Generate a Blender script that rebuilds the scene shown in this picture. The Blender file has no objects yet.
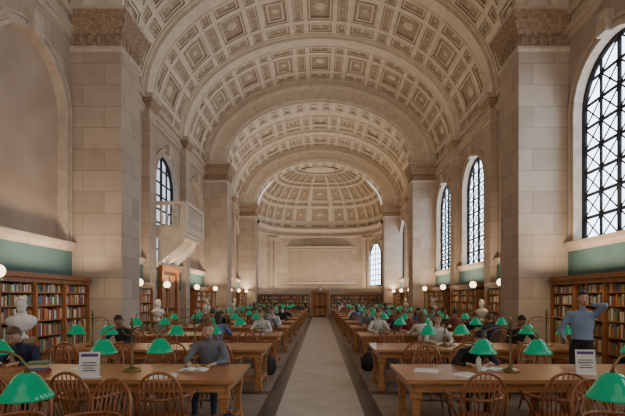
import bpy, math, random
from mathutils import Vector, Matrix
R = random.Random(11)
pi = math.pi
WI, WO, CH = 5.1, 6.4, 1.7
ZS = 9.0            # springing
VB = 4.7            # vault rise
IB = 3.4            # inner arch rise

# ------------------------------------------------------------ materials
def newmat(name):
    m = bpy.data.materials.new(name); m.use_nodes = True
    nt = m.node_tree
    return m, nt, nt.nodes['Principled BSDF']
def noise_mat(name, c1, c2, scale=4, rough=0.6, detail=4, bump=0.0, metal=0.0, stretch=None, emis=None, es=0):
    m, nt, b = newmat(name)
    tc = nt.nodes.new('ShaderNodeTexCoord'); mp = nt.nodes.new('ShaderNodeMapping')
    nz = nt.nodes.new('ShaderNodeTexNoise'); nz.inputs['Scale'].default_value = scale; nz.inputs['Detail'].default_value = detail
    if stretch: mp.inputs['Scale'].default_value = stretch
    nt.links.new(tc.outputs['Object'], mp.inputs['Vector']); nt.links.new(mp.outputs['Vector'], nz.inputs['Vector'])
    cr = nt.nodes.new('ShaderNodeValToRGB')
    cr.color_ramp.elements[0].position = 0.3; cr.color_ramp.elements[1].position = 0.7
    cr.color_ramp.elements[0].color = (*c1, 1); cr.color_ramp.elements[1].color = (*c2, 1)
    nt.links.new(nz.outputs['Fac'], cr.inputs['Fac']); nt.links.new(cr.outputs['Color'], b.inputs['Base Color'])
    b.inputs['Roughness'].default_value = rough; b.inputs['Metallic'].default_value = metal
    if bump:
        bp = nt.nodes.new('ShaderNodeBump'); bp.inputs['Strength'].default_value = bump; bp.inputs['Distance'].default_value = 0.02
        nt.links.new(nz.outputs['Fac'], bp.inputs['Height']); nt.links.new(bp.outputs['Normal'], b.inputs['Normal'])
    if emis:
        b.inputs['Emission Color'].default_value = (*emis, 1); b.inputs['Emission Strength'].default_value = es
    return m
def stone_mat(name, c1, c2, cm, bw=1.1, bh=0.55):
    m, nt, b = newmat(name)
    tc = nt.nodes.new('ShaderNodeTexCoord'); sp = nt.nodes.new('ShaderNodeSeparateXYZ')
    ad = nt.nodes.new('ShaderNodeMath'); ad.operation = 'ADD'; cb = nt.nodes.new('ShaderNodeCombineXYZ')
    nt.links.new(tc.outputs['Object'], sp.inputs[0]); nt.links.new(sp.outputs['X'], ad.inputs[0]); nt.links.new(sp.outputs['Y'], ad.inputs[1])
    nt.links.new(ad.outputs[0], cb.inputs['X']); nt.links.new(sp.outputs['Z'], cb.inputs['Y'])
    br = nt.nodes.new('ShaderNodeTexBrick'); br.inputs['Scale'].default_value = 1.0
    br.inputs['Brick Width'].default_value = bw; br.inputs['Row Height'].default_value = bh
    br.inputs['Mortar Size'].default_value = 0.006; br.inputs['Mortar Smooth'].default_value = 0.2
    br.inputs['Color1'].default_value = (*c1, 1); br.inputs['Color2'].default_value = (*c2, 1); br.inputs['Mortar'].default_value = (*cm, 1)
    nt.links.new(cb.outputs[0], br.inputs['Vector'])
    nz = nt.nodes.new('ShaderNodeTexNoise'); nz.inputs['Scale'].default_value = 2.2; nz.inputs['Detail'].default_value = 8
    nt.links.new(tc.outputs['Object'], nz.inputs['Vector'])
    mx = nt.nodes.new('ShaderNodeMix'); mx.data_type = 'RGBA'; mx.blend_type = 'MULTIPLY'; mx.inputs[0].default_value = 0.6
    cr = nt.nodes.new('ShaderNodeValToRGB'); cr.color_ramp.elements[0].color = (.5, .46, .43, 1); cr.color_ramp.elements[1].color = (1, 1, 1, 1)
    nt.links.new(nz.outputs['Fac'], cr.inputs['Fac'])
    nt.links.new(br.outputs['Color'], mx.inputs[6]); nt.links.new(cr.outputs['Color'], mx.inputs[7])
    nt.links.new(mx.outputs[2], b.inputs['Base Color']); b.inputs['Roughness'].default_value = 0.75
    return m
def flat(name, c, rough=0.6, metal=0.0, emis=None, es=0):
    return noise_mat(name, tuple(x*0.88 for x in c), c, 9, rough, 2, 0, metal, None, emis, es)
def emit(name, c, s):
    m = bpy.data.materials.new(name); m.use_nodes = True; nt = m.node_tree; nt.nodes.clear()
    o = nt.nodes.new('ShaderNodeOutputMaterial'); e = nt.nodes.new('ShaderNodeEmission')
    e.inputs[0].default_value = (*c, 1); e.inputs[1].default_value = s; nt.links.new(e.outputs[0], o.inputs[0]); return m

M_stone = stone_mat('stone_ashlar', (.58, .47, .375), (.47, .375, .295), (.26, .20, .155))
M_trim = noise_mat('carved_stone', (.46, .37, .29), (.60, .495, .395), 6, .7, 6, .2)
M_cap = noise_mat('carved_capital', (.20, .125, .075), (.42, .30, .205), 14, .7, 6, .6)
M_panel = noise_mat('plaster_panel', (.38, .28, .21), (.46, .35, .265), 1.5, .8)
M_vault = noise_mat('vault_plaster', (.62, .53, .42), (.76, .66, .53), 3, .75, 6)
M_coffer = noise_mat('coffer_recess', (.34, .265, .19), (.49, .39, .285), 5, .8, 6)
M_teal = noise_mat('teal_wall', (.07, .145, .14), (.10, .185, .18), 2, .7)
M_table = noise_mat('oak_table', (.30, .12, .038), (.48, .215, .075), 3, .28, 6, 0, 0, (1.2, 14, 14))
M_chair = noise_mat('chair_wood', (.20, .062, .02), (.36, .135, .048), 7, .3, 4, 0, 0, (4, 4, 1))
M_case = noise_mat('bookcase_wood', (.24, .085, .025), (.40, .165, .055), 4, .4, 5, 0, 0, (8, 8, 1))
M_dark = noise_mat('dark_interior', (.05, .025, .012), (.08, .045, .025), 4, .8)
M_brass = noise_mat('aged_brass', (.16, .12, .06), (.30, .22, .10), 10, .35, 3, 0, .9)
M_iron = noise_mat('window_iron', (.015, .015, .018), (.03, .03, .034), 8, .8)
M_green = noise_mat('green_glass_shade', (.0, .13, .06), (.0, .19, .095), 3, .1, 2, 0, 0, None, (.0, .40, .18), .30)
M_bulb = emit('warm_bulb', (1, .78, .5), 8)
M_globe = emit('opal_globe', (1, .76, .46), 5)
M_sky = emit('daylight_glass', (.74, .86, 1.0), 7.0)
M_glass2 = emit('borrowed_light_glass', (.75, .85, 1.0), 1.3)
M_marble = noise_mat('white_marble', (.66, .64, .60), (.80, .78, .74), 5, .4)
M_paper = flat('paper', (.8, .79, .75)); M_purple = flat('sign_purple', (.12, .05, .2)); M_black = flat('black_plastic', (.02, .02, .022), .4)
M_grey = flat('aluminium', (.4, .4, .42), .35, .6)
M_f1 = noise_mat('floor_limestone', (.36, .335, .305), (.50, .465, .425), 2.5, .28, 8)
M_f2 = noise_mat('floor_dark_marble', (.035, .035, .038), (.07, .068, .066), 4, .28, 8)
M_f3 = noise_mat('floor_warm_stone', (.24, .20, .16), (.35, .295, .24), 3, .32, 8)
M_books = [flat('book_%d' % i, c, .6) for i, c in enumerate([(.38, .06, .035), (.66, .48, .27), (.10, .16, .26), (.76, .70, .57), (.14, .22, .11), (.60, .25, .08), (.18, .09, .05)])]

# ------------------------------------------------------------ mesh builder
class MB:
    def __init__(s): s.v = []; s.f = []; s.m = []; s.sm = []
    def add(s, vs, fs, mat=0, smooth=False, M=None):
        o = len(s.v)
        s.v += [tuple(M @ Vector(p)) if M else tuple(p) for p in vs]
        for f in fs: s.f.append([o+i for i in f]); s.m.append(mat); s.sm.append(smooth)
    def box(s, x0, x1, y0, y1, z0, z1, mat=0, M=None):
        vs = [(x0, y0, z0), (x1, y0, z0), (x1, y1, z0), (x0, y1, z0), (x0, y0, z1), (x1, y0, z1), (x1, y1, z1), (x0, y1, z1)]
        s.add(vs, [(3, 2, 1, 0), (4, 5, 6, 7), (0, 1, 5, 4), (1, 2, 6, 5), (2, 3, 7, 6), (3, 0, 4, 7)], mat, False, M)
    def tube(s, pts, rad, mat=0, n=8, M=None, ref=None):
        pts = [Vector(p) for p in pts]
        if not isinstance(rad, (list, tuple)): rad = [rad]*len(pts)
        vs = []; X = None
        for i, p in enumerate(pts):
            a = pts[max(i-1, 0)]; b = pts[min(i+1, len(pts)-1)]
            d = (b-a).normalized()
            if ref is not None: X = Vector(ref)
            if X is None: X = Vector((1, 0, 0)) if abs(d.x) < .9 else Vector((0, 1, 0))
            X = (X-d*X.dot(d)).normalized(); Y = d.cross(X)
            r = rad[i]; rx, ry = r if isinstance(r, (list, tuple)) else (r, r)
            for k in range(n):
                t = 2*pi*k/n; vs.append(p+X*(rx*math.cos(t))+Y*(ry*math.sin(t)))
        fs = []
        for i in range(len(pts)-1):
            for k in range(n):
                k2 = (k+1) % n; fs.append((i*n+k, i*n+k2, (i+1)*n+k2, (i+1)*n+k))
        fs.append(tuple(reversed(range(n)))); L = (len(pts)-1)*n; fs.append(tuple(range(L, L+n)))
        s.add(vs, fs, mat, True, M)
    def ell(s, c, r, mat=0, seg=12, rings=8, M=None, fn=None, keep=None):
        vs = []; fs = []
        for i in range(rings+1):
            ph = pi*i/rings
            for k in range(seg):
                t = 2*pi*k/seg
                p = (math.sin(ph)*math.cos(t), math.sin(ph)*math.sin(t), math.cos(ph))
                if fn: p = fn(p)
                vs.append((c[0]+p[0]*r[0], c[1]+p[1]*r[1], c[2]+p[2]*r[2]))
        for i in range(rings):
            for k in range(seg):
                k2 = (k+1) % seg; q = (i*seg+k, i*seg+k2, (i+1)*seg+k2, (i+1)*seg+k)
                if keep:
                    cc = [sum(vs[j][a] for j in q)/4 for a in range(3)]
                    if not keep((cc[0]-c[0], cc[1]-c[1], cc[2]-c[2])): continue
                fs.append(tuple(reversed(q)))
        s.add(vs, fs, mat, True, M)
    def lathe(s, prof, c=(0, 0, 0), mat=0, n=16, M=None, smooth=True):
        vs = []; fs = []
        for r, z in prof:
            for k in range(n):
                t = 2*pi*k/n; vs.append((c[0]+r*math.cos(t), c[1]+r*math.sin(t), c[2]+z))
        for i in range(len(prof)-1):
            for k in range(n):
                k2 = (k+1) % n; fs.append((i*n+k, i*n+k2, (i+1)*n+k2, (i+1)*n+k))
        s.add(vs, fs, mat, smooth, M)
    def rectloft(s, x0, x1, y0, y1, prof, mats):
        vs = []
        for o, z in prof: vs += [(x0-o, y0-o, z), (x1+o, y0-o, z), (x1+o, y1+o, z), (x0-o, y1+o, z)]
        o = len(s.v); s.v += vs
        for i in range(len(prof)-1):
            for f in [(i*4+k, i*4+(k+1) % 4, (i+1)*4+(k+1) % 4, (i+1)*4+k) for k in range(4)]:
                s.f.append([o+j for j in f]); s.m.append(mats[i] if isinstance(mats, list) else mats); s.sm.append(False)
    def mesh(s, name, mats):
        me = bpy.data.meshes.new(name); me.from_pydata(s.v, [], s.f)
        for m in mats: me.materials.append(m)
        me.polygons.foreach_set('material_index', s.m); me.polygons.foreach_set('use_smooth', s.sm)
        me.validate(); me.update(); return me
    def obj(s, name, mats, loc=(0, 0, 0), rz=0):
        return place(name, s.mesh(name, mats), loc, rz)
def place(name, me, loc=(0, 0, 0), rz=0, sc=1.0):
    o = bpy.data.objects.new(name, me); bpy.context.scene.collection.objects.link(o)
    o.location = loc; o.rotation_euler = (0, 0, rz); o.scale = (sc, sc, sc); return o

# ------------------------------------------------------------ hall shell
bounds1 = [-5.2, -1.0, 3.2, 7.4, 11.6, 15.8, 20.0, 24.2]
bounds2 = [24.2, 27.67, 31.13, 34.6]
BND = bounds1+bounds2[1:]
MAJ = [-1.0, 11.6, 24.2, 34.6]; MIN = [3.2, 7.4, 15.8, 20.0, 27.67, 31.13]
HW, Z0, ZA = 1.24, 3.1, 6.28
def wp(side, y, z, t): return (side*(WO-t), y, z)
def path(yc, r, z0=Z0, N=20):
    return [(yc-r, z0)]+[(yc-r*math.cos(pi*i/N), ZA+r*math.sin(pi*i/N)) for i in range(N+1)]+[(yc+r, z0)]
def band(mb, side, yc, r0, r1, t, mat, z0=Z0, tb=0.0):
    a = path(yc, r0, z0); b = path(yc, r1, z0); n = len(a)
    vs = [wp(side, *p, t) for p in a]+[wp(side, *p, t) for p in b]+[wp(side, *p, tb) for p in a]+[wp(side, *p, tb) for p in b]
    fs = []
    for i in range(n-1):
        fs += [(i, i+1, n+i+1, n+i), (i, i+1, 2*n+i+1, 2*n+i), (n+i, n+i+1, 3*n+i+1, 3*n+i)]
    mb.add(vs, fs, mat)
def bx(mb, side, y0, y1, t0, t1, z0, z1, mat):
    xs = sorted((side*(WO-t0), side*(WO-t1))); mb.box(xs[0], xs[1], y0, y1, z0, z1, mat)

for side, nm in ((-1, 'left'), (1, 'right')):
    mb = MB(); tr = MB()
    for ya, yb in zip(BND[:-1], BND[1:]):
        yc = (ya+yb)/2
        q = lambda a, b, c, d: mb.add([wp(side, a, c, 0), wp(side, b, c, 0), wp(side, b, d, 0), wp(side, a, d, 0)], [(0, 1, 2, 3)], 0)
        q(ya, yb, 0, Z0); q(ya, yc-HW, Z0, ZS+.3); q(yc+HW, yb, Z0, ZS+.3)
        ap = path(yc, HW)[1:-1]
        for p0, p1 in zip(ap[:-1], ap[1:]):
            mb.add([wp(side, *p0, 0), wp(side, *p1, 0), wp(side, p1[0], ZS+.3, 0), wp(side, p0[0], ZS+.3, 0)], [(0, 1, 2, 3)], 0)
        pp = path(yc, HW)+[(yc-HW, Z0)]
        dep = -.30 if side == 1 else -.16
        if side == -1 and abs(yc-17.9) < .1: dep = -.30
        for p0, p1 in zip(pp[:-1], pp[1:]):
            mb.add([wp(side, *p0, 0), wp(side, *p1, 0), wp(side, *p1, dep), wp(side, *p0, dep)], [(0, 1, 2, 3)], 1)
        if dep == -.16:
            P = path(yc, HW); mb.add([wp(side, *p, dep) for p in P], [tuple(range(len(P)))], 2)
        wide = (yb-ya) > 4
        band(tr, side, yc, HW, HW+.08, .07, 0); band(tr, side, yc, HW+.08, HW+.13, .04, 0)
        if wide:
            ro = HW+.2; band(tr, side, yc, HW+.13, ro, .02, 0); band(tr, side, yc, ro, ro+.06, .07, 0)
        tr.box(*sorted((side*(WO-.2), side*WO)), yc-.16, yc+.16, ZA+HW-.02, ZA+HW+.45, 0)
        bx(tr, side, ya+.3, yb-.3, 0, .17, Z0-.14, Z0-.02, 0); bx(tr, side, ya+.3, yb-.3, 0, .10, Z0-.24, Z0-.14, 0)
        bx(tr, side, ya+.32, yb-.32, 0, .03, 2.0, Z0-.24, 1)
        for t, a, b in ((.06, 8.35, 8.5), (.12, 8.5, 8.62), (.05, 8.62, 8.85), (.16, 8.85, 9.0)): bx(tr, side, ya, yb, 0, t, a, b, 0)
    for y in MIN:
        h = .30
        x0, x1 = sorted((side*(WO-.26), side*WO))
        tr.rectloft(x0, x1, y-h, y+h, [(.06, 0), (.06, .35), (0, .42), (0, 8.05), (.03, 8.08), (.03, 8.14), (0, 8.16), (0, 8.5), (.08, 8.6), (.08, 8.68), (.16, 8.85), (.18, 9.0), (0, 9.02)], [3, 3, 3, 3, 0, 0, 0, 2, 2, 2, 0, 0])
    for y in MAJ:
        h = .56
        x0, x1 = sorted((side*WI, side*(WO+.1)))
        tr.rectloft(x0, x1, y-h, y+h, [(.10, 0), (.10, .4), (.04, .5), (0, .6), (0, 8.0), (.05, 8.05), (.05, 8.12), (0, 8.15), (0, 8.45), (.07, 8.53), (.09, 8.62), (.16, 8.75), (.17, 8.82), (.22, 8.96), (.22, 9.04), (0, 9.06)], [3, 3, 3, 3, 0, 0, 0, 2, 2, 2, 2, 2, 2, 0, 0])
        # carved acanthus blocks round the capital
        for k in range(6):
            xx = x0+.12+k*(x1-x0-.24)/5
            for yy in (y-h, y+h): tr.ell((xx, yy, 8.32), (.085, .05, .15), 2, 8, 6)
        for k in range(5):
            yy = y-h+.12+k*(2*h-.24)/4; tr.ell((side*WI, yy, 8.32), (.05, .085, .15), 2, 8, 6)
    mb.obj('wall_'+nm, [M_stone, M_trim, M_panel])
    tr.obj('trim_'+nm, [M_trim, M_teal, M_cap, M_stone])

# windows
def window(name, side, yc, glass, X=None, z0=Z0, hw=HW, za=ZA, d=.05, loc=(0, 0, 0), rz=0, k=1.0, diag=True):
    mb = MB(); t = -.27
    if X is None: X = side*(WO-t)
    P = [(yc-hw, z0)]+[(yc-hw*math.cos(pi*i/20), za+hw*math.sin(pi*i/20)) for i in range(21)]+[(yc+hw, z0)]
    mb.add([(X, a, b) for a, b in P], [tuple(range(len(P)))], 0)
    def top(a): return za+math.sqrt(max(0, hw*hw-a*a))
    def bar(y0, z0_, y1, z1_, w, dd):
        mb.tube([(X-side*dd, y0, z0_), (X-side*dd, y1, z1_)], w*k, 1, 4)
    mb.tube([(X-side*d, a, b) for a, b in P]+[(X-side*d, yc-hw, z0)], .08*k, 1, 4)
    nx = 4; cols = [-hw+2*hw*i/nx for i in range(nx+1)]
    zs = []; hcell = (top(0)-z0)/8
    for i in range(9): zs.append(z0+i*hcell)
    for a in cols[1:-1]: bar(yc+a, z0, yc+a, top(a), .042 if abs(a) > .01 else .06, d)
    for z in zs[1:-1]:
        w = hw if z <= za else math.sqrt(max(0, hw*hw-(z-za)**2))
        bar(yc-w, z, yc+w, z, .045, d)
    def inside(a, z): return z <= za and abs(a) <= hw or (a*a+(z-za)**2) <= hw*hw*1.02
    for a0, a1 in zip(cols[:-1], cols[1:]):
        for q0, q1 in zip(zs[:-1], zs[1:]):
            if not diag: continue
            if inside(a0, q0) and inside(a1, q1): bar(yc+a0, q0, yc+a1, q1, .022, d)
            if inside(a1, q0) and inside(a0, q1): bar(yc+a1, q0, yc+a0, q1, .022, d)
    return mb.obj(name, [glass, M_iron], loc, rz)
n = 1
for ya, yb in zip(BND[:-1], BND[1:]):
    window('window_%d' % n, 1, (ya+yb)/2, M_sky); n += 1
window('window_%d' % n, -1, 17.9, M_glass2, diag=False); n += 1

# floor
mb = MB()
xb = [-7, -5.0, -.90, -.64, .64, .90, 5.0, 7]
yb_ = [-6]
y = -.9
while y < 40: yb_ += [y, y+.26]; y += 2.8
yb_ += [42]
for i in range(len(xb)-1):
    for j in range(len(yb_)-1):
        cross = (j % 2 == 1)
        if i in (2, 4): m = 1
        elif i == 3: m = 0
        elif cross: m = 1
        else: m = 2
        mb.add([(xb[i], yb_[j], 0), (xb[i+1], yb_[j], 0), (xb[i+1], yb_[j+1], 0), (xb[i], yb_[j+1], 0)], [(0, 1, 2, 3)], m)
mb.obj('floor', [M_f1, M_f2, M_f3])

# ------------------------------------------------------------ vault
class Arc:
    def __init__(s, a, b, zs):
        s.a, s.b, s.z = a, b, zs; N = 400; s.t = [pi*i/N for i in range(N+1)]; s.L = [0]
        for i in range(N):
            p = s.raw(s.t[i]); q = s.raw(s.t[i+1]); s.L.append(s.L[-1]+math.hypot(q[0]-p[0], q[1]-p[1]))
        s.tot = s.L[-1]
    def raw(s, t): return (-s.a*math.cos(t), s.z+s.b*math.sin(t))
    def at(s, u):
        import bisect
        u = min(max(u, 0), s.tot); i = min(max(bisect.bisect(s.L, u)-1, 0), len(s.t)-2)
        f = (u-s.L[i])/(s.L[i+1]-s.L[i]); return s.t[i]+f*(s.t[i+1]-s.t[i])
    def P(s, u, v, d):
        t = s.at(u); x, z = s.raw(t); nx, nz = -math.cos(t)*s.b, math.sin(t)*s.a; l = math.hypot(nx, nz)
        return (x+d*nx/l, v, z+d*nz/l)
def loops(mb, P, u0, u1, v0, v1, steps, mats, sub=2, rosette=0):
    rings = []
    for ins, d in steps:
        a0, a1, b0, b1 = u0+ins, u1-ins, v0+ins, v1-ins
        us = [a0+(a1-a0)*k/sub for k in range(sub+1)]
        rings.append([P(u, b0, d) for u in us]+[P(u, b1, d) for u in reversed(us)])
    n = len(rings[0])
    for i in range(len(rings)-1):
        mb.add(rings[i]+rings[i+1], [(k, (k+1) % n, n+(k+1) % n, n+k) for k in range(n)], mats[i])
    r = rings[-1]
    mb.add(r, [(k, k+1, n-2-k, n-1-k) for k in range(sub)], mats[-1])
    if rosette:
        cu, cv = (u0+u1)/2, (v0+v1)/2; dd = steps[-1][1]; vs = [P(cu, cv, dd-.08)]
        N = 16
        for k in range(N):
            rr = rosette*(1 if k % 2 == 0 else .72); vs.append(P(cu+rr*math.cos(2*pi*k/N), cv+rr*math.sin(2*pi*k/N), dd-.005))
        mb.add(vs, [(0, 1+k, 1+(k+1) % N) for k in range(N)], 0)
def panelset(mb, P, u0, u1, v0, v1, kind):
    w = min(u1-u0, v1-v0)
    if kind == 'big':
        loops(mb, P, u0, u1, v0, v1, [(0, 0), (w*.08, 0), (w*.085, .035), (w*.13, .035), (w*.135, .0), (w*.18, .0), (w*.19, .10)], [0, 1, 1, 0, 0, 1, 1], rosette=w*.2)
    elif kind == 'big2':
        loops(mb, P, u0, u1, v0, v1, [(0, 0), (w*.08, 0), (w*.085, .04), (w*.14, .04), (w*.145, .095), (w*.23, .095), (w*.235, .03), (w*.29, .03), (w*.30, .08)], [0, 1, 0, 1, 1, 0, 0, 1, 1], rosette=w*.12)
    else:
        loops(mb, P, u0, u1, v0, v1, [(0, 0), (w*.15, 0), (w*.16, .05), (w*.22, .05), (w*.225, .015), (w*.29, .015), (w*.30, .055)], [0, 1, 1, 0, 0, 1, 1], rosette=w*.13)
A = Arc(WO, VB, ZS); mb = MB()
rows = []; H = [1.32, .62]
tot = 9*H[0]+10*H[1]; sc = A.tot/tot; u = 0; k = 1
for i in range(19): h = H[k]*sc; rows.append((u, u+h, k)); u += h; k = 1-k
for ya, yb in zip(BND[:-1], BND[1:]):
    a = ya+(.5 if ya in MAJ else .42); b = yb-(.5 if yb in MAJ else .42)
    W = b-a; cs = [a, a+W*.25, a+W*.75, b]
    for ri, (u0, u1, kk) in enumerate(rows):
        for ci in range(3):
            mid = ci == 1
            if kk == 0 and mid: kd = 'big' if (ri//2) % 2 == 0 else 'big2'
            else: kd = 'small'
            panelset(mb, A.P, u0, u1, cs[ci], cs[ci+1], kd)
# transverse minor ribs: plain moulded bands
for y in MIN:
    nu = 60; pr = [(-.44, .02), (-.44, -.06), (-.36, -.08), (-.35, -.20), (-.24, -.22), (-.23, -.18), (.23, -.18), (.24, -.22), (.35, -.20), (.36, -.08), (.44, -.06), (.44, .02)]
    for i in range(nu):
        u0 = A.tot*i/nu; u1 = A.tot*(i+1)/nu
        for (a0, e0), (a1, e1) in zip(pr[:-1], pr[1:]):
            mb.add([A.P(u0, y+a0, e0), A.P(u1, y+a0, e0), A.P(u1, y+a1, e1), A.P(u0, y+a1, e1)], [(0, 1, 2, 3)], 0)
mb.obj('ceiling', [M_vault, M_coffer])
# major arches
B = Arc(WI, IB, ZS); n = 1
for y in MAJ:
    mb = MB(); h = .55; N = 64
    prof = [(0, 0), (.10, 0), (.11, -.04), (.2, -.04), (.21, .02), (.62, .02), (.63, -.05), (.74, -.08), (.76, 0), (1.03, 0)]
    for sgn in (-1, 1):
        for i in range(N):
            for (f0, d0), (f1, d1) in zip(prof[:-1], prof[1:]):
                def pt(t, f, d):
                    p = B.raw(t); q = A.raw(t); return (p[0]+(q[0]-p[0])*f, y+sgn*(h-d), p[1]+(q[1]-p[1])*f)
                t0, t1 = pi*i/N, pi*(i+1)/N
                mb.add([pt(t0, f0, d0), pt(t1, f0, d0), pt(t1, f1, d1), pt(t0, f1, d1)], [(0, 1, 2, 3)], 0)
    nr = 18
    for i in range(nr):
        u0 = B.tot*i/nr; u1 = B.tot*(i+1)/nr
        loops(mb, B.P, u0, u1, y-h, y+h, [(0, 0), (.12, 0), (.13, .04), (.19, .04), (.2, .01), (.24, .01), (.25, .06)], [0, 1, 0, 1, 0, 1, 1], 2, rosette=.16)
    mb.obj('trim_arch_%d' % n, [M_vault, M_coffer]); n += 1

# ------------------------------------------------------------ apse
YA = 35.1; AD = 4.4; ZC = 7.9; AR = 5.25
def se(t):
    c, s_ = math.cos(t), math.sin(t); e = 2/2.7
    return (-math.copysign(abs(c)**e, c)*AR, (abs(s_)**e)*AD)
N = 48; mb = MB()
for i in range(N):
    a = se(pi*i/N); b = se(pi*(i+1)/N)
    mb.add([(a[0], YA+a[1], 0), (b[0], YA+b[1], 0), (b[0], YA+b[1], ZC), (a[0], YA+a[1], ZC)], [(0, 1, 2, 3)], 0, True)
    for f0, f1, z0, z1 in ((1, .97, 7.1, 7.15), (.97, .97, 7.15, 7.3), (.97, 1, 7.3, 7.32), (1, .95, 7.62, 7.7), (.95, .93, 7.7, 7.9), (.93, 1, 7.9, 7.95), (1, .97, 2.3, 2.35), (.97, 1, 2.45, 2.5)):
        mb.add([(a[0]*f0, YA+a[1]*f0, z0), (b[0]*f0, YA+b[1]*f0, z0), (b[0]*f1, YA+b[1]*f1, z1), (a[0]*f1, YA+a[1]*f1, z1)], [(0, 1, 2, 3)], 1)
for s_ in (-1, 1): mb.box(*sorted((s_*5.1, s_*6.6)), 34.9, 35.15, 0, 9.0, 0)
def frame(mb, x0, x1, z0, z1, w, y, t, mat):
    mb.box(x0, x1, y-t, y, z1-w, z1, mat); mb.box(x0, x1, y-t, y, z0, z0+w, mat)
    mb.box(x0, x0+w, y-t, y, z0+w, z1-w, mat); mb.box(x1-w, x1, y-t, y, z0+w, z1-w, mat)
yb0 = YA+AD-.30
mb.box(-3.75, 3.75, yb0-.05, yb0, 2.9, 6.3, 2); frame(mb, -3.75, 3.75, 2.9, 6.3, .18, yb0-.05, .14, 1); frame(mb, -3.5, 3.5, 3.15, 6.05, .07, yb0-.05, .08, 1)
for x in (-4.45, -3.98, 3.98, 4.45):
    yy = YA+AD*(1-(abs(x)/AR)**2.7)**(1/2.7)
    mb.rectloft(x-.14, x+.14, yy-.22, yy+.1, [(.04, 2.5), (0, 2.6), (0, 6.75), (.07, 6.85), (.1, 7.05)], 1)
mb.obj('wall_apse', [M_stone, M_trim, M_panel])
def PD(u, v, d):
    t = pi*u/12.0; el = (pi/2)*v/6.0
    c = se(t); ce = math.cos(el)**.9 if el < pi/2-.001 else 0.0
    g = 1+d/5
    return (c[0]*ce*g, YA+c[1]*ce*g, ZC+4.62*math.sin(el)*g)
mb = MB()
NU = 13; vr = [0, .5, 1.7, 2.1, 3.3, 3.65, 4.6, 4.85, 5.45]
for i in range(NU):
    for j in range(len(vr)-1):
        u0, u1 = 12*i/NU, 12*(i+1)/NU
        v0, v1 = vr[j], vr[j+1]
        q = .075*(1-.5*v0/6)*(1 if v1-v0 > .45 else .7)
        loops(mb, PD, u0, u1, v0, v1, [(0, 0), (q, 0), (q*1.15, .05), (q*2, .05), (q*2.1, .01), (q*2.4, .01), (q*2.5, .08)], [0, 1, 0, 0, 0, 1, 1], 2, rosette=.16 if v1-v0 > 1 and v0 < 3 else 0)
loops(mb, PD, 0, 12, 5.45, 6.0, [(0, 0), (.05, .05)], [0, 0], 24)
mb.obj('ceiling_apse', [M_vault, M_coffer])
mb = MB()
for k in range(12):
    t0 = pi*k/12; t1 = pi*(k+1)/12; tm = (t0+t1)/2
    zt = 12.42
    mb.add([(-.1*math.cos(tm), YA+.05+.1*math.sin(tm), zt-.02), (-1.15*math.cos(t0), YA+.05+.95*math.sin(t0), zt-.24), (-1.3*math.cos(tm), YA+.05+1.1*math.sin(tm), zt-.30), (-1.15*math.cos(t1), YA+.05+.95*math.sin(t1), zt-.24)], [(0, 1, 2, 3)], 0)
mb.obj('trim_apse_shell', [M_vault])
window('window_20', 1, 0, M_sky, X=0, z0=2.7, hw=1.1, za=5.2, d=.02, loc=(4.80, 36.9, 0), rz=.287, k=.8, diag=False)
bm = MB(); bm.box(.01, .2, -1.25, 1.25, 2.5, 6.45, 0); bm.obj('trim_20', [M_trim], (4.80, 36.9, 0), .287)

# apse screen with books + centre doorway
def bookmass(mb, x0, x1, y0, y1, z0, z1, rr, dens=.93, base=2, axis='x', front=None):
    p = x0
    while p < x1-.02:
        w = rr.uniform(.025, .06)
        if rr.random() < dens:
            h = (z1-z0)*rr.uniform(.62, .92)
            if axis == 'x': mb.box(p, min(p+w*.93, x1), y0, y1, z0, z0+h, base+rr.randrange(7))
            else: mb.box(y0, y1, p, min(p+w*.93, x1), z0, z0+h, base+rr.randrange(7))
        p += w
mb = MB(); rr = random.Random(3)
for s_ in (-1, 1):
    for k in range(4):
        x0 = s_*(.86+k*1.06); x1 = s_*(.86+(k+1)*1.06); x0, x1 = min(x0, x1), max(x0, x1)
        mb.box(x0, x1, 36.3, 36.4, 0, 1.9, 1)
        mb.box(x0, x0+.06, 36.0, 36.3, 0, 1.9, 0); mb.box(x1-.06, x1, 36.0, 36.3, 0, 1.9, 0)
        mb.box(x0, x1, 35.96, 36.36, 1.82, 1.95, 0); mb.box(x0, x1, 36.0, 36.3, 0, .15, 0)
        for z in (.5, .85, 1.2, 1.5): mb.box(x0+.06, x1-.06, 36.0, 36.3, z, z+.03, 0)
        for z0, z1 in ((.15, .5), (.53, .85), (.88, 1.2), (1.23, 1.5), (1.53, 1.82)):
            bookmass(mb, x0+.08, x1-.08, 36.02, 36.28, z0, z1, rr)
mb.obj('bookcase_screen', [M_case, M_dark]+M_books)
mb = MB()
for s_ in (-1, 1): mb.rectloft(*sorted((s_*.5, s_*.72)), 35.9, 36.35, [(.03, 0), (.03, .2), (0, .25), (0, 1.95), (.04, 2.0), (.04, 2.1)], 0)
mb.box(-.8, .8, 35.88, 36.4, 2.1, 2.2, 0); mb.box(-.5, .5, 36.1, 36.16, .02, 2.05, 2)
for sx in (-.46, .04):
    for z0, z1 in ((.15, .8), (.95, 1.95)): mb.box(sx, sx+.42, 36.06, 36.1, z0, z1, 1)
mb.tube([(0, 35.93, 2.36), (0, 36.2, 2.36)], .2, 0, 20); mb.tube([(0, 35.90, 2.36), (0, 35.95, 2.36)], .15, 3, 20)
mb.tube([(0, 35.89, 2.36), (.02, 35.89, 2.47)], .012, 4, 5); mb.tube([(0, 35.89, 2.36), (-.08, 35.89, 2.33)], .012, 4, 5)
mb.tube([(-.6, 36, 2.2), (-.4, 36, 2.26), (-.2, 36, 2.44), (0, 36, 2.58), (.2, 36, 2.44), (.4, 36, 2.26), (.6, 36, 2.2)], .035, 0, 6)
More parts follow.
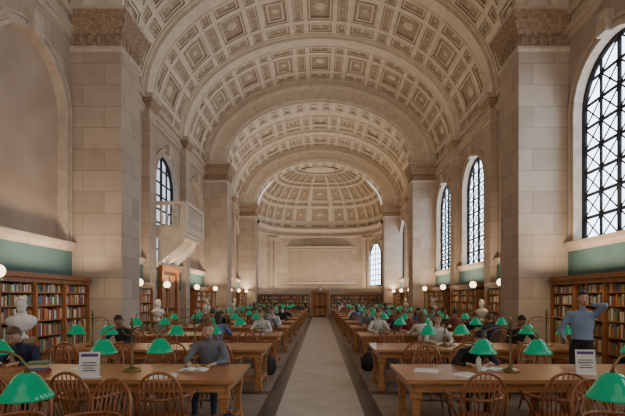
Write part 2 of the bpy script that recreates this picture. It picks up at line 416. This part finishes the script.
mb.obj('door_1', [M_case, M_case, M_dark, M_paper, M_black])

# ------------------------------------------------------------ wall bookcases
def bookcase(L, seed):
    mb = MB(); rr = random.Random(seed); D = .42; Hh = 2.2; a, b = -L/2, L/2
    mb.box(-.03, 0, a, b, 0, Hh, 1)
    nb = max(2, round(L/1.0)); w = L/nb
    mb.box(-D-.05, 0, a, b, 0, .14, 0)
    for i in range(nb+1):
        y = a+i*w; y0, y1 = max(a, y-.05), min(b, y+.05); mb.box(-D, -.03, y0, y1, .14, Hh-.12, 0)
        mb.box(-D-.03, -D, max(a, y-.035), min(b, y+.035), .14, Hh-.25, 0)
    mb.box(-D-.03, 0, a, b, Hh-.2, Hh-.1, 0); mb.box(-D-.1, 0, a-.02, b+.02, Hh-.1, Hh-.05, 0); mb.box(-D-.06, 0, a, b, Hh-.05, Hh, 0)
    zs = [.14, .5, .85, 1.18, 1.5, 1.78, 2.0]
    for z in zs[1:-1]: mb.box(-D+.02, -.03, a+.05, b-.05, z, z+.03, 0)
    for i in range(nb):
        for z0, z1 in zip(zs[:-1], zs[1:]):
            bookmass(mb, a+i*w+.07, a+(i+1)*w-.07, -D+.03, -.1, z0+.03, z1, rr, .95, 2, 'y')
    return mb.mesh('bookcase', [M_case, M_dark]+M_books)
BC = {3.1: bookcase(3.1, 1), 2.3: bookcase(2.3, 2)}
for ya, yb in zip(BND[:-1], BND[1:]):
    yc = (ya+yb)/2
    if yc < 4: continue
    L = 3.1 if yb-ya > 4 else 2.3
    place('bookcase', BC[L], (WO-.035, yc, 0), 0)
    if abs(yc-17.9) > .1: place('bookcase', BC[L], (-WO+.035, yc, 0), pi)

# ------------------------------------------------------------ balcony + door beneath
mb = MB(); y0, y1 = 16.7, 19.1; xw, xo = -6.38, -5.25
mb.box(xw, xo, y0, y1, 4.15, 4.3, 0); mb.box(xw, xo+.08, y0-.08, y1+.08, 4.3, 4.42, 0); mb.box(xw, xo-.08, y0+.08, y1-.08, 4.02, 4.15, 0)
for yy in (y0+.2, (y0+y1)/2-.12, y1-.45):
    for k in range(12):
        d = 1.0*(1-(k/12)**1.4); mb.box(xw, xw+max(.15, d), yy, yy+.25, 4.02-.08*(k+1), 4.02-.08*k, 0)
bal = [(.05, 0), (.05, .05), (.03, .09), (.065, .25), (.055, .38), (.028, .62), (.05, .72), (.05, .8)]
for i in range(9): mb.lathe(bal, (xo-.02, y0+.28+i*(y1-y0-.56)/8, 4.5), 0, 8)
for i in range(4):
    for yy in (y0+.06, y1-.06): mb.lathe(bal, (xw+.2+i*.22, yy, 4.5), 0, 8)
for yy in (y0+.06, y1-.06): mb.box(xo-.15, xo+.08, yy-.12, yy+.12, 4.42, 5.4, 0)
mb.box(xo-.12, xo+.06, y0, y1, 4.42, 4.5, 0); mb.box(xo-.14, xo+.1, y0-.04, y1+.04, 5.3, 5.42, 0)
for yy in (y0+.06, y1-.06): mb.box(xw, xo, yy-.08, yy+.08, 4.42, 4.5, 0); mb.box(xw, xo, yy-.1, yy+.1, 5.3, 5.42, 0)
mb.obj('balcony', [M_vault])
mb = MB()
mb.box(-6.39, -6.2, 16.9, 17.1, 0, 2.75, 0); mb.box(-6.39, -6.2, 18.7, 18.9, 0, 2.75, 0); mb.box(-6.39, -6.15, 16.8, 19.0, 2.75, 2.95, 0)
mb.box(-6.37, -6.3, 17.1, 18.7, .02, 2.75, 1)
for yy in (17.2, 17.95):
    for z0, z1 in ((.2, 1.1), (1.25, 2.6)): mb.box(-6.3, -6.27, yy, yy+.63, z0, z1, 2)
mb.obj('door_2', [M_case, M_dark, M_case])

# ------------------------------------------------------------ furniture meshes
def table_mesh():
    mb = MB(); L, D = 3.9, 1.15
    mb.box(-L/2, L/2, -D/2, D/2, .715, .76, 0); mb.box(-L/2+.02, L/2-.02, -D/2+.02, D/2-.02, .70, .715, 0)
    mb.box(-L/2+.10, L/2-.10, -D/2+.08, -D/2+.11, .60, .70, 0); mb.box(-L/2+.10, L/2-.10, D/2-.11, D/2-.08, .60, .70, 0)
    mb.box(-L/2+.08, -L/2+.11, -D/2+.08, D/2-.08, .60, .70, 0); mb.box(L/2-.11, L/2-.08, -D/2+.08, D/2-.08, .60, .70, 0)
    for x in (-L/2+.14, 0, L/2-.14):
        for y in (-D/2+.16, D/2-.16):
            mb.rectloft(x-.05, x+.05, y-.05, y+.05, [(.015, 0), (.015, .1), (0, .12), (-.01, .3), (0, .5), (.012, .52), (.012, .70)], 0)
        mb.box(x-.035, x+.035, -D/2+.16, D/2-.16, .12, .2, 0)
    mb.box(-L/2+.14, L/2-.14, -.035, .035, .13, .19, 0)
    return mb.mesh('reading_table', [M_table])
def chair_mesh():
    mb = MB()
    mb.ell((0, 0, .435), (.235, .225, .028), 0, 20, 6)
    for sx in (-1, 1):
        for sy in (-1, 1):
            a = (sx*.15, sy*.14, .43); b = (sx*.225, sy*.22, 0.0)
            P = [Vector(a).lerp(Vector(b), t) for t in (0, .25, .5, .62, .7, 1)]
            mb.tube(P, [.014, .021, .019, .014, .02, .012], 0, 7)
        mb.tube([(sx*.195, -.19, .17), (sx*.195, 0, .175), (sx*.195, .19, .17)], [.01, .016, .01], 0, 6)
    mb.tube([(-.195, 0, .175), (0, 0, .175), (.195, 0, .175)], [.01, .016, .01], 0, 6)
    hp = []
    for i in range(17):
        t = pi*i/16; x = -.25*math.cos(t); s_ = math.sin(t)**.62 if 0 < i < 16 else 0
        z = .45+.50*s_; hp.append((x*(1-.16*(1-s_)), -.20-.10*(z-.45)/.47, z))
    mb.tube(hp, .016, 0, 7)
    for k in range(-4, 5):
        x = k*.047; tt = math.acos(max(-1, min(1, x*1.02/.25))); zt = .45+.50*(math.sin(tt)**.62)
        mb.tube([(x*.8, -.195, .45), (x, -.25, .45+(zt-.45)*.5), (x*1.02, -.20-.10*(zt-.45)/.47, zt-.005)], [.006, .009, .006], 0, 5)
    ar = []
    for i in range(13):
        t = pi*i/12; ar.append((-.285*math.cos(t), .10-.345*math.sin(t), .665))
    mb.tube([(-.285, .19, .66)]+ar+[(.285, .19, .66)], [.024]+[.017]*13+[.024], 0, 7)
    for sx in (-1, 1):
        mb.tube([(sx*.19, .12, .44), (sx*.275, .15, .66)], [.011, .014], 0, 6)
        mb.tube([(sx*.2, .0, .44), (sx*.282, .03, .66)], [.008, .009], 0, 5)
    return mb.mesh('windsor_armchair', [M_chair])
def lamp_mesh():
    mb = MB()
    mb.lathe([(0, 0), (.11, 0), (.11, .02), (.075, .035), (.03, .05), (.022, .09), (.03, .11), (.014, .14), (.012, .58), (.024, .6), (.012, .64), (.02, .67), (0, .70)], (0, 0, 0), 0, 12)
    for sx in (-1, 1):
        mb.tube([(0, 0, .52), (sx*.1, 0, .56), (sx*.2, 0, .555), (sx*.29, 0, .52), (sx*.34, 0, .455), (sx*.34, 0, .41)], .009, 0, 6)
        mb.tube([(0, 0, .44), (sx*.09, 0, .47), (sx*.13, 0, .555)], .006, 0, 5)
        mb.lathe([(0, .435), (.02, .43), (.022, .405), (.035, .40)], (sx*.34, 0, 0), 0, 10)
        mb.lathe([(.03, .41), (.05, .405), (.082, .378), (.112, .33), (.140, .283), (.168, .245), (.170, .230), (.164, .232), (.135, .278), (.105, .325), (.075, .365), (.04, .39)], (sx*.34, 0, 0), 1, 20)
        mb.ell((sx*.34, 0, .32), (.03, .03, .045), 2, 8, 6)
    return mb.mesh('green_desk_lamp', [M_brass, M_green, M_bulb])
T, C, LM = table_mesh(), chair_mesh(), lamp_mesh()
ROWS = [2.62]+[5.45+2.8*k for k in range(11)]
CX = [1.6, 2.45, 3.3, 4.15]
TX = 2.93
# who sits where: (variant, row, side, near?, chair idx, dx)
seats = [(0, 1, -1, 0, 3, .10), (4, 2, -1, 0, 3, 0), (1, 1, -1, 0, 0, 0), (2, 1, 1, 0, 1, -.25), (3, 2, 1, 0, 1, 0), (4, 2, 1, 0, 3, 0), (3, 3, -1, 0, 0, 0), (5, 3, -1, 1, 1, 0),
 (6, 3, 1, 0, 1, 0), (0, 3, 1, 1, 3, 0), (1, 4, 1, 0, 0, 0), (3, 4, -1, 0, 0, 0), (2, 4, -1, 0, 2, 0), (5, 4, 1, 0, 2, 0), (4, 5, -1, 0, 0, 0), (3, 5, 1, 0, 1, 0), (6, 5, -1, 1, 1, 0)]
taken = {(r, s_, near, ci): dx for v, r, s_, near, ci, dx in seats}
rp = random.Random(5)
for r in range(3, 12):
    for s_ in (-1, 1):
        for near in (0, 1):
            if r == 11 and not near: continue
            for ci in range(4):
                if (r, s_, near, ci) in taken: continue
                if rp.random() < (.34 if not near else .2):
                    seats.append((rp.randrange(7), r, s_, near, ci, 0)); taken[(r, s_, near, ci)] = 0
def add_chair(x, y, rz): place('windsor_armchair', C, (x, y, 0), rz)
for ri, yc in enumerate(ROWS):
    for s_ in (-1, 1):
        place('reading_table', T, (s_*TX, yc, 0), 0)
        for lx in (2.4, 4.35):
            if ri == 0 and lx > 3: continue
            place('green_desk_lamp', LM, (s_*lx, yc+(.40 if ri == 0 else R.uniform(-.04, .04)), .76), R.uniform(-.25, .25) if ri > 0 else 0)
        for ci, cx in enumerate(CX):
            for near in (1, 0):
                jx, jy, ja = R.uniform(-.05, .05), R.uniform(0, .06), R.uniform(-.15, .15)
                if ri == 0 or (ri == 11 and not near): continue
                if ri == 1 and s_ == 1 and ci == 3 and not near: continue
                if ri == 2 and s_ == 1 and ci == 3 and near: continue
                key = (ri, s_, near, ci)
                if key in taken: jx = s_*taken[key]; jy = 0; ja = 0
                sg = -1 if near else 1
                add_chair(s_*(cx+jx), yc+sg*(.875+jy), ja+(0 if near else pi))
for x, y, a in ((-1.95, 3.62, 2.9), (-2.6, 3.6, 3.3), (2.5, 3.62, 3.3)): add_chair(x, y, a)

# globe lamps
gm = MB()
gm.lathe([(0, 0), (.15, 0), (.15, .05), (.10, .09), (.05, .15), (.035, .3), (.03, 1.0), (.05, 1.04), (.028, 1.1), (.024, 1.9), (.06, 1.95), (.07, 2.0), (.05, 2.05)], (0, 0, 0), 0, 12)
gm.ell((0, 0, 2.15), (.12, .12, .12), 1, 16, 10)
G = gm.mesh('globe_lamp', [M_brass, M_globe])
for y in (7.4, 13.2, 15.6, 19.4, 22.8, 26.6, 29.4, 32.4):
    for s_ in (-1, 1):
        place('globe_lamp', G, (s_*5.55, y, 0))

# ------------------------------------------------------------ people
def head(mb, c, Rm, skin=1, hair=4, eye=5, style='short', white=6, s=1.0, lips=7):
    M = Matrix.Translation(c) @ Rm.to_4x4() @ Matrix.Scale(s, 4)
    def shape(p):
        x, y, z = p
        if z < 0:
            k = 1-.36*(-z)**1.8; x *= k; y = y*(1-.12*(-z)) + .16*(-z)*(1 if y > -.2 else 0)
        if y > .6: y = .6+(y-.6)*.75
        return (x, y, z)
    mb.ell((0, 0, 0), (.075, .098, .118), skin, 24, 16, M, shape)
    mb.tube([(0, .070, .022), (0, .082, .004), (0, .101, -.020), (0, .098, -.030), (0, .075, -.036)], [.006, .008, .0115, .013, .008], skin, 8, M)
    for sx in (-1, 1):
        mb.ell((sx*.009, .088, -.030), (.007, .009, .007), skin, 6, 5, M)
        mb.ell((sx*.076, -.008, -.010), (.008, .018, .031), skin, 8, 6, M)
        mb.ell((sx*.030, .0765, .008), (.013, .008, .0065), white, 10, 6, M)
        mb.ell((sx*.030, .0825, .008), (.0055, .003, .0055), eye, 6, 4, M)
        mb.tube([(sx*.014, .086, .026), (sx*.032, .086, .031), (sx*.05, .076, .026)], [.003, .004, .0025], hair, 5, M)
        mb.tube([(sx*.016, .0825, .015), (sx*.031, .0845, .0185), (sx*.045, .078, .013)], [.003, .0035, .003], skin, 5, M)
    mb.ell((0, .086, -.058), (.022, .008, .0045), lips, 10, 5, M); mb.ell((0, .085, -.066), (.019, .008, .005), lips, 10, 5, M)
    def keep(q):
        if q[1] > .035: return q[2] > .062 - (.1*abs(q[0]) if q[1] < .06 else 0)
        if q[1] > -.005: return q[2] > .028
        return q[2] > (-.075 if q[1] < -.03 else -.03)
    mb.ell((0, -.006, .010), (.084, .107, .124), hair, 32, 22, M, None, keep)
    mb.ell((0, .045, .092), (.052, .045, .028), hair, 12, 8, M)
    if style == 'long':
        mb.tube([(0, -.02, .06), (0, -.055, -.03), (0, -.07, -.12), (0, -.075, -.21), (0, -.07, -.25)], [(.078, .07), (.090, .062), (.088, .05), (.065, .035), (.03, .015)], hair, 14, M, (1, 0, 0))
    if style == 'beard':
        mb.ell((0, .028, -.070), (.064, .068, .060), hair, 16, 10, M, None, lambda q: q[2] < .016 and not (q[1] > .045 and abs(q[0]) < .02 and q[2] > -.004))
def ik(a, b, l1, l2, pole):
    a, b = Vector(a), Vector(b); d = b-a; L = min(d.length, (l1+l2)*.999); dn = d.normalized(); b = a+dn*L
    x = (l1*l1-l2*l2+L*L)/(2*L); h = math.sqrt(max(0, l1*l1-x*x)); p = Vector(pole); p = (p-dn*p.dot(dn)).normalized()
    return a+dn*x+p*h, b
def hand(mb, w, d, up, side, mat=1, curl=1.0):
    d = Vector(d).normalized(); up = Vector(up); up = (up-d*up.dot(d)).normalized(); x = d.cross(up)*side
    w = Vector(w)
    mb.tube([w-d*.02, w+d*.03, w+d*.07, w+d*.092], [(.024, .018), (.036, .016), (.041, .014), (.036, .011)], mat, 10, None, x)
    for i, (o, l) in enumerate(((-.029, .066), (-.010, .076), (.010, .071), (.029, .055))):
        b = w+d*.085+x*o
        mb.tube([b-d*.02, b+d*l*.4+up*.004, b+d*l*.75-up*.010*curl, b+d*l*(1.02-.1*curl)-up*.026*curl], [.009, .0085, .008, .0065], mat, 6)
    mb.tube([w+d*.02-x*.026, w+d*.045-x*.052-up*.006, w+d*.075-x*.06-up*.014], [.012, .010, .008], mat, 6)
def person(name, seed, shirt, pants, skin, hair, style='short', lean=.35, headdown=.3, headturn=0, hands=None, longsleeve=True, standing=False, hold=None, fem=False, poles=None):
    S = []
    un = MB()
    sh = .165 if fem else .185
    if standing: pel = Vector((0, 0, .95))
    else: pel = Vector((0, -.06, .565))
    ax = Vector((0, math.sin(lean), math.cos(lean)))
    ax2 = Vector((0, math.sin(lean*1.35), math.cos(lean*1.35)))
    waist = pel+ax*.16; chest = waist+ax*.19; st = chest+ax2*.13; nb = st+ax2*.05; nk = nb+Vector((0, math.sin(lean*.8+.15), math.cos(lean*.8+.15)))*.10
    pts = [pel-ax*.08, pel, waist, chest, st, st+ax2*.045]
    rad = [(.13, .10), (.16, .125), (.135 if fem else .15, .105), (.16 if fem else .175, .12), (.14 if fem else .155, .09), (.07, .06)]
    un.tube(pts, rad, 0, 16, None, (1, 0, 0))
    S += [(pel-ax*.1, pel+ax*.02, .15, 2), (pel+ax*.08, chest, .15, 0), (chest, st, .15, 0)]
    un.tube([st, nb, nk], [.068, .056, .050], 0, 12); S.append((nb+ax2*.005, nk, .058, 1))
    HX = hands or ((-.17, .5, .80), (.17, .5, .80)); PO = poles or ((-.8, -.3, -.7), (.8, -.3, -.7))
    for i, sx in enumerate((-1, 1)):
        s0 = st+Vector((sx*sh, 0, -.02))
        e, w = ik(s0, HX[i], .29, .25, PO[i])
        un.tube([st+Vector((sx*.05, 0, -.005)), s0, s0.lerp(e, .5), e], [.060, .060, .051, .043], 0, 12)
        un.tube([s0.lerp(e, .9), e, e.lerp(w, .35), w], [.04, .043, .041, .026], 0, 10)
        un.ell(s0, (.060, .060, .060), 0, 10, 8); un.ell(e, (.043, .043, .043), 0, 10, 8)
        S += [(st, s0, .055, 0), (s0, e, .05, 0), (e, w, .035, 0 if longsleeve else 1)]
        hd = (w-e).normalized()
        if longsleeve: un.tube([w-hd*.05, w+hd*.0], [.033, .032], 0, 10)
        if standing:
            hip = Vector((sx*.095, 0, .90)); kn = Vector((sx*.12, .02, .49)); an = Vector((sx*.13, -.02, .09))
        else:
            hip = Vector((sx*.09, -.04, .55)); kn = Vector((sx*.13, .37, .52)); an = Vector((sx*.13, .30 if seed % 2 else .38, .10))
        toe = an+Vector((sx*.02, .16, -.055)); heel = an+Vector((0, -.04, -.055))
        un.tube([hip, hip.lerp(kn, .5), kn], [.098, .082, .062], 0, 12); un.ell(kn, (.06, .06, .06), 0, 10, 8)
        un.tube([kn, kn.lerp(an, .35), an], [.058, .058, .04], 0, 12)
        un.tube([heel, an+Vector((0, .03, -.04)), toe], [.04, .046, .036], 0, 10)
        S += [(hip, kn, .08, 2), (kn, an, .055, 2), (heel, toe, .05, 3)]
    me = un.mesh('tmp', []); ob = bpy.data.objects.new('tmp', me); bpy.context.scene.collection.objects.link(ob)
    rm = ob.modifiers.new('r', 'REMESH'); rm.mode = 'VOXEL'; rm.voxel_size = .016
    sm = ob.modifiers.new('s', 'SMOOTH'); sm.iterations = 4; sm.factor = .5
    dg = bpy.context.evaluated_depsgraph_get(); dg.update()
    ev = bpy.data.meshes.new_from_object(ob.evaluated_get(dg))
    mb = MB()
    vs = [v.co.copy() for v in ev.vertices]; fs = [tuple(p.vertices) for p in ev.polygons]
    from mathutils import noise as nz
    vs = [v+Vector(nz.noise_vector(v*9+Vector((seed, 0, 0))))*.006+Vector(nz.noise_vector(Vector((v.x*14, v.y*14, v.z*34))+Vector((seed, 3, 0))))*.0025 for v in vs]
    mats = []
    for f in fs:
        c = (vs[f[0]]+vs[f[2]])/2; best = 9; bm_ = 0
        for a, b, r, m in S:
            d = b-a; t = max(0, min(1, (c-a).dot(d)/d.length_squared)); dd = (c-(a+d*t)).length-r
            if dd < best: best = dd; bm_ = m
        mats.append(bm_)
    mb.v += [tuple(v) for v in vs]; mb.f += [list(f) for f in fs]; mb.m += mats; mb.sm += [True]*len(fs)
    bpy.data.objects.remove(ob); bpy.data.meshes.remove(me); bpy.data.meshes.remove(ev)
    Rm = Matrix.Rotation(headturn, 3, 'Z') @ Matrix.Rotation(-headdown, 3, 'X')
    hc = nk+Rm @ Vector((0, .022, .10))
    for i, sx in enumerate((-1, 1)):
        s0 = st+Vector((sx*sh, 0, -.02))
        e, w = ik(s0, HX[i], .29, .25, PO[i]); hd = (w-e).normalized()
        if hold == i:
            hand(mb, w, Vector((0, .05, 1)), Vector((sx, 0, 0)), -sx, 1, 1.6)
            q = w+Vector((-sx*.026, .015, .075)); mb.box(q.x-.005, q.x+.005, q.y-.034, q.y+.034, q.z-.06, q.z+.08, 5)
        elif not standing: hand(mb, w, Vector((-sx*.35, .9, -.08)), (0, 0, 1), -sx)
        else: hand(mb, w, hd, (sx, 0, 0), -sx)
    if standing:   # belt
        ring = [Vector((.158*math.cos(2*pi*k/20), .122*math.sin(2*pi*k/20), 1.0)) for k in range(21)]
        mb.tube(ring, .013, 5, 6)
    head(mb, hc, Rm, style=style)
    k = str(seed)
    mt = [flat('cloth_top_'+k, shirt, .85), flat('skin_'+k, skin, .5), flat('trousers_'+k, pants, .85), flat('shoes_'+k, (.03, .025, .02), .5), flat('hair_'+k, hair, .6), M_black, M_paper, flat('lips_'+k, (skin[0]*.8, skin[1]*.5, skin[2]*.5), .5)]
    return mb.mesh(name, mt)
SK = (.56, .34, .24); SK2 = (.30, .16, .10); SK3 = (.62, .42, .30)
V = [
 person('seated_reader', 1, (.02, .03, .07), (.03, .03, .05), SK, (.10, .05, .02), 'short', .5, .6, hands=((-.12, .45, .80), (.12, .46, .80))),
 person('seated_reader', 2, (.16, .17, .19), (.05, .06, .09), SK3, (.14, .07, .03), 'short', .3, .35, .2),
 person('seated_reader', 3, (.02, .02, .022), (.03, .03, .04), SK, (.02, .015, .012), 'beard', .6, .65, .1, hands=((-.12, .46, .80), (.2, .5, .80))),
 person('seated_reader', 4, (.62, .60, .56), (.06, .08, .14), SK3, (.12, .06, .03), 'long', .3, .4, -.2, fem=True),
 person('seated_reader', 5, (.03, .03, .035), (.02, .02, .03), SK2, (.012, .01, .01), 'short', .4, .5, 0),
 person('seated_reader', 6, (.10, .16, .30), (.03, .03, .04), SK, (.03, .02, .015), 'long', .35, .45, .3, fem=True),
 person('seated_reader', 7, (.22, .05, .045), (.04, .05, .08), SK3, (.05, .03, .02), 'short', .35, .4, -.1, longsleeve=False),
]
for v, r, s_, near, ci, dx in seats:
    y = ROWS[r]+(-.875 if near else .875)
    place('seated_reader', V[v], (s_*(CX[ci]+dx), y, 0.0), 0 if near else pi)
man = person('standing_man', 21, (.24, .34, .52), (.025, .025, .03), SK, (.03, .02, .015), 'short', .04, .1, .3,
             hands=((-.125, .06, 1.57), (.24, .20, 1.02)), poles=((-.9, .5, -.6), (.5, -.8, -.2)), longsleeve=True, standing=True, hold=0)
place('standing_man', man, (4.3, 7.05, 0), 2.6)

# busts on pedestals
mb = MB()
mb.rectloft(-.17, .17, -.17, .17, [(.05, 0), (.05, .12), (.01, .16), (0, .2), (0, .87), (.05, .92), (.05, 1.0), (-.17, 1.0)], 1)
mb.lathe([(0, 1.0), (.12, 1.0), (.12, 1.03), (.07, 1.06), (.06, 1.12), (.09, 1.16)], (0, 0, 0), 0, 14)
mb.tube([(0, .0, 1.12), (0, 0, 1.18), (0, 0, 1.28), (0, .0, 1.36), (0, .0, 1.42), (0, .0, 1.45), (0, .015, 1.54)], [(.08, .07), (.17, .12), (.25, .15), (.265, .14), (.20, .11), (.085, .08), (.065, .065)], 0, 20, None, (1, 0, 0))
head(mb, Vector((0, .03, 1.64)), Matrix.Identity(3), 0, 0, 0, 'beard', 0, 1.2, 0)
BU = mb.mesh('marble_bust', [M_marble, M_cap])
for x, y, a, s_ in ((-5.45, 7.85, -2.6, .95), (-5.5, 14.6, -2.2, .9), (5.5, 14.6, 2.2, .9), (-5.5, 20.8, -2.2, .9), (5.5, 20.8, 2.2, .9), (-5.5, 27.6, -2.2, .9), (5.5, 27.6, 2.2, .9)):
    place('marble_bust', BU, (x, y, 0), a, s_)

# table-top things
def sign(name, x, y, rz):
    mb = MB(); M = Matrix.Rotation(-.10, 4, 'X')
    mb.box(-.115, .115, 0, .006, 0, .30, 0, M); mb.box(-.095, .095, -.002, 0, .245, .28, 1, M)
    for i, (w, z) in enumerate(((.16, .17), (.18, .14), (.12, .11), (.15, .08))): mb.box(-w/2, w/2, -.002, 0, z, z+.01, 2, M)
    mb.box(-.12, .12, -.02, .08, 0, .008, 0)
    mb.obj(name, [M_paper, M_purple, M_black], (x, y, .761), rz)
sign('table_sign', -2.68, 4.98, .1); sign('table_sign', 3.22, 5.2, -.1)
lp = MB(); lp.box(-.17, .17, -.12, .12, 0, .018, 0); lp.box(-.17, .17, .12, .128, .01, .23, 0); lp.box(-.155, .155, .118, .12, .03, .215, 1); lp.box(-.14, .14, -.03, .1, .018, .02, 1)
LP = lp.mesh('laptop', [M_grey, M_black])
bkm = MB()
for sx in (-1, 1):
    vs = []
    for i in range(7):
        t = i/6; z = .012+.022*math.sin(min(1, t*1.2)*pi)*(1-t*.3)
        vs += [(sx*t*.17, -.12, z), (sx*t*.17, .12, z)]
    bkm.add(vs, [(2*i, 2*i+1, 2*i+3, 2*i+2) for i in range(6)], 0, True)
    bkm.box(*sorted((0, sx*.175)), -.125, .125, 0, .006, 1)
    bkm.box(*sorted((sx*.005, sx*.168)), -.118, .118, .006, .012, 0)
BK = bkm.mesh('open_book', [M_paper, M_books[0]])
pm = MB(); pm.box(-.105, .105, -.148, .148, 0, .002, 0); pm.box(-.02, .19, -.13, .16, .002, .004, 0); PM = pm.mesh('papers', [M_paper])
bt = MB(); bt.lathe([(0, 0), (.032, 0), (.033, .14), (.028, .16), (.013, .18), (.013, .2)], (0, 0, 0), 0, 12); bt.lathe([(.015, .195), (.015, .215), (0, .215)], (0, 0, 0), 1, 10)
BT = bt.mesh('water_bottle', [M_paper, M_black])
st_ = MB()
for i in range(4):
    a = [.01, -.01, .015, 0][i]; st_.box(-.11+a, .11+a, -.08, .08, i*.035, i*.035+.032, i)
ST = st_.mesh('book_stack', [M_books[0], M_books[2], M_books[1], M_books[4]])
for nm, me, x, y, a in (('laptop', LP, -4.3, 5.2, pi), ('papers', PM, 1.75, 5.15, .5), ('water_bottle', BT, 2.0, 5.42, 0), ('papers', PM, 1.35, 5.45, 1.2), ('open_book', BK, 2.2, 5.50, 0),
                        ('book_stack', ST, -3.5, 5.35, .3), ('papers', PM, -1.9, 5.1, .3), ('open_book', BK, -1.6, 5.47, 0), ('papers', PM, -3.1, 5.6, 1.4)):
    place(nm, me, (x, y, .761), a)
for r in range(2, 12):
    for s_ in (-1, 1):
        for ci in range(4):
            for near in (0, 1):
                q = R.random(); a = R.uniform(-.2, .2)
                occ = (r, s_, near, ci) in taken
                me = (BK if q < .55 else PM if q < .85 else ST) if occ else (PM if q < .06 else LP if q < .12 else ST if q < .15 else None)
                if me:
                    place(me.name.split('.')[0], me, (s_*CX[ci], ROWS[r]+(-.17 if near else .17)*(1 if occ else 1.6), .761), (0 if near else pi)+a)
def backpack(col, x, y, rz):
    un = MB(); un.ell((0, 0, .20), (.16, .11, .215), 0, 18, 12, None, lambda p: (p[0], p[1], max(-.92, p[2])))
    un.ell((0, .09, .14), (.12, .06, .12), 0, 14, 8)
    for sx in (-1, 1): un.tube([(sx*.07, -.09, .36), (sx*.1, -.15, .28), (sx*.1, -.14, .12), (sx*.09, -.09, .05)], .014, 1, 6)
    un.tube([(-.03, -.02, .40), (0, -.02, .45), (.03, -.02, .40)], .01, 1, 6)
    un.obj('backpack', [flat('pack_%f' % x, col, .8), M_black], (x, y, 0.0), rz)
backpack((.03, .035, .05), -1.02, 4.75, .5); backpack((.06, .05, .04), -1.1, 9.4, .2); backpack((.02, .02, .02), 1.1, 9.9, -.4)

# ------------------------------------------------------------ lights
def light(kind, name, loc, e, col, rot=(0, 0, 0), size=1, sy=None, **k):
    l = bpy.data.lights.new(name, kind); l.energy = e; l.color = col
    if kind == 'AREA':
        l.size = size
        if sy: l.shape = 'RECTANGLE'; l.size_y = sy
    else: l.shadow_soft_size = size
    o = bpy.data.objects.new(name, l); bpy.context.scene.collection.objects.link(o); o.location = loc; o.rotation_euler = rot; return o
for ya, yb in zip(BND[:-1], BND[1:]):
    yc = (ya+yb)/2
    if yc < 4: continue
    for s_ in (-1, 1):
        light('AREA', 'vault_fill', (s_*5.8, yc, 2.32), 34+yc*1.1, (1, .78, .54), (pi, 0, 0), .2, 2.2)  # unseen fill lamps, added to lighten the vault and upper walls
        light('AREA', 'shelf_fill', (s_*5.72, yc, 2.12), 11, (1, .74, .46), (0, s_*.75, 0), .06, 2.2)  # warm fill added because the bookcases came out dark
for x in (-3, 0, 3): light('AREA', 'apse_fill', (x, 37.0, 2.1), 95, (1, .80, .56), (pi, 0, 0), 1.6, .5)  # added warm fill behind the screen, makes the apse brighter

w = bpy.data.worlds.new('World'); bpy.context.scene.world = w; w.use_nodes = True
w.node_tree.nodes['Background'].inputs[0].default_value = (1.0, .93, .84, 1); w.node_tree.nodes['Background'].inputs[1].default_value = 1.0

cam = bpy.data.cameras.new('Camera'); cam.lens = 430/625*36; cam.sensor_width = 36; cam.sensor_fit = 'HORIZONTAL'
cam.shift_y = (297-208)/625; cam.shift_x = -7.5/625; cam.clip_end = 200
co = bpy.data.objects.new('Camera', cam); bpy.context.scene.collection.objects.link(co); co.location = (0, 0, CH); co.rotation_euler = (pi/2, 0, 0)
bpy.context.scene.camera = co
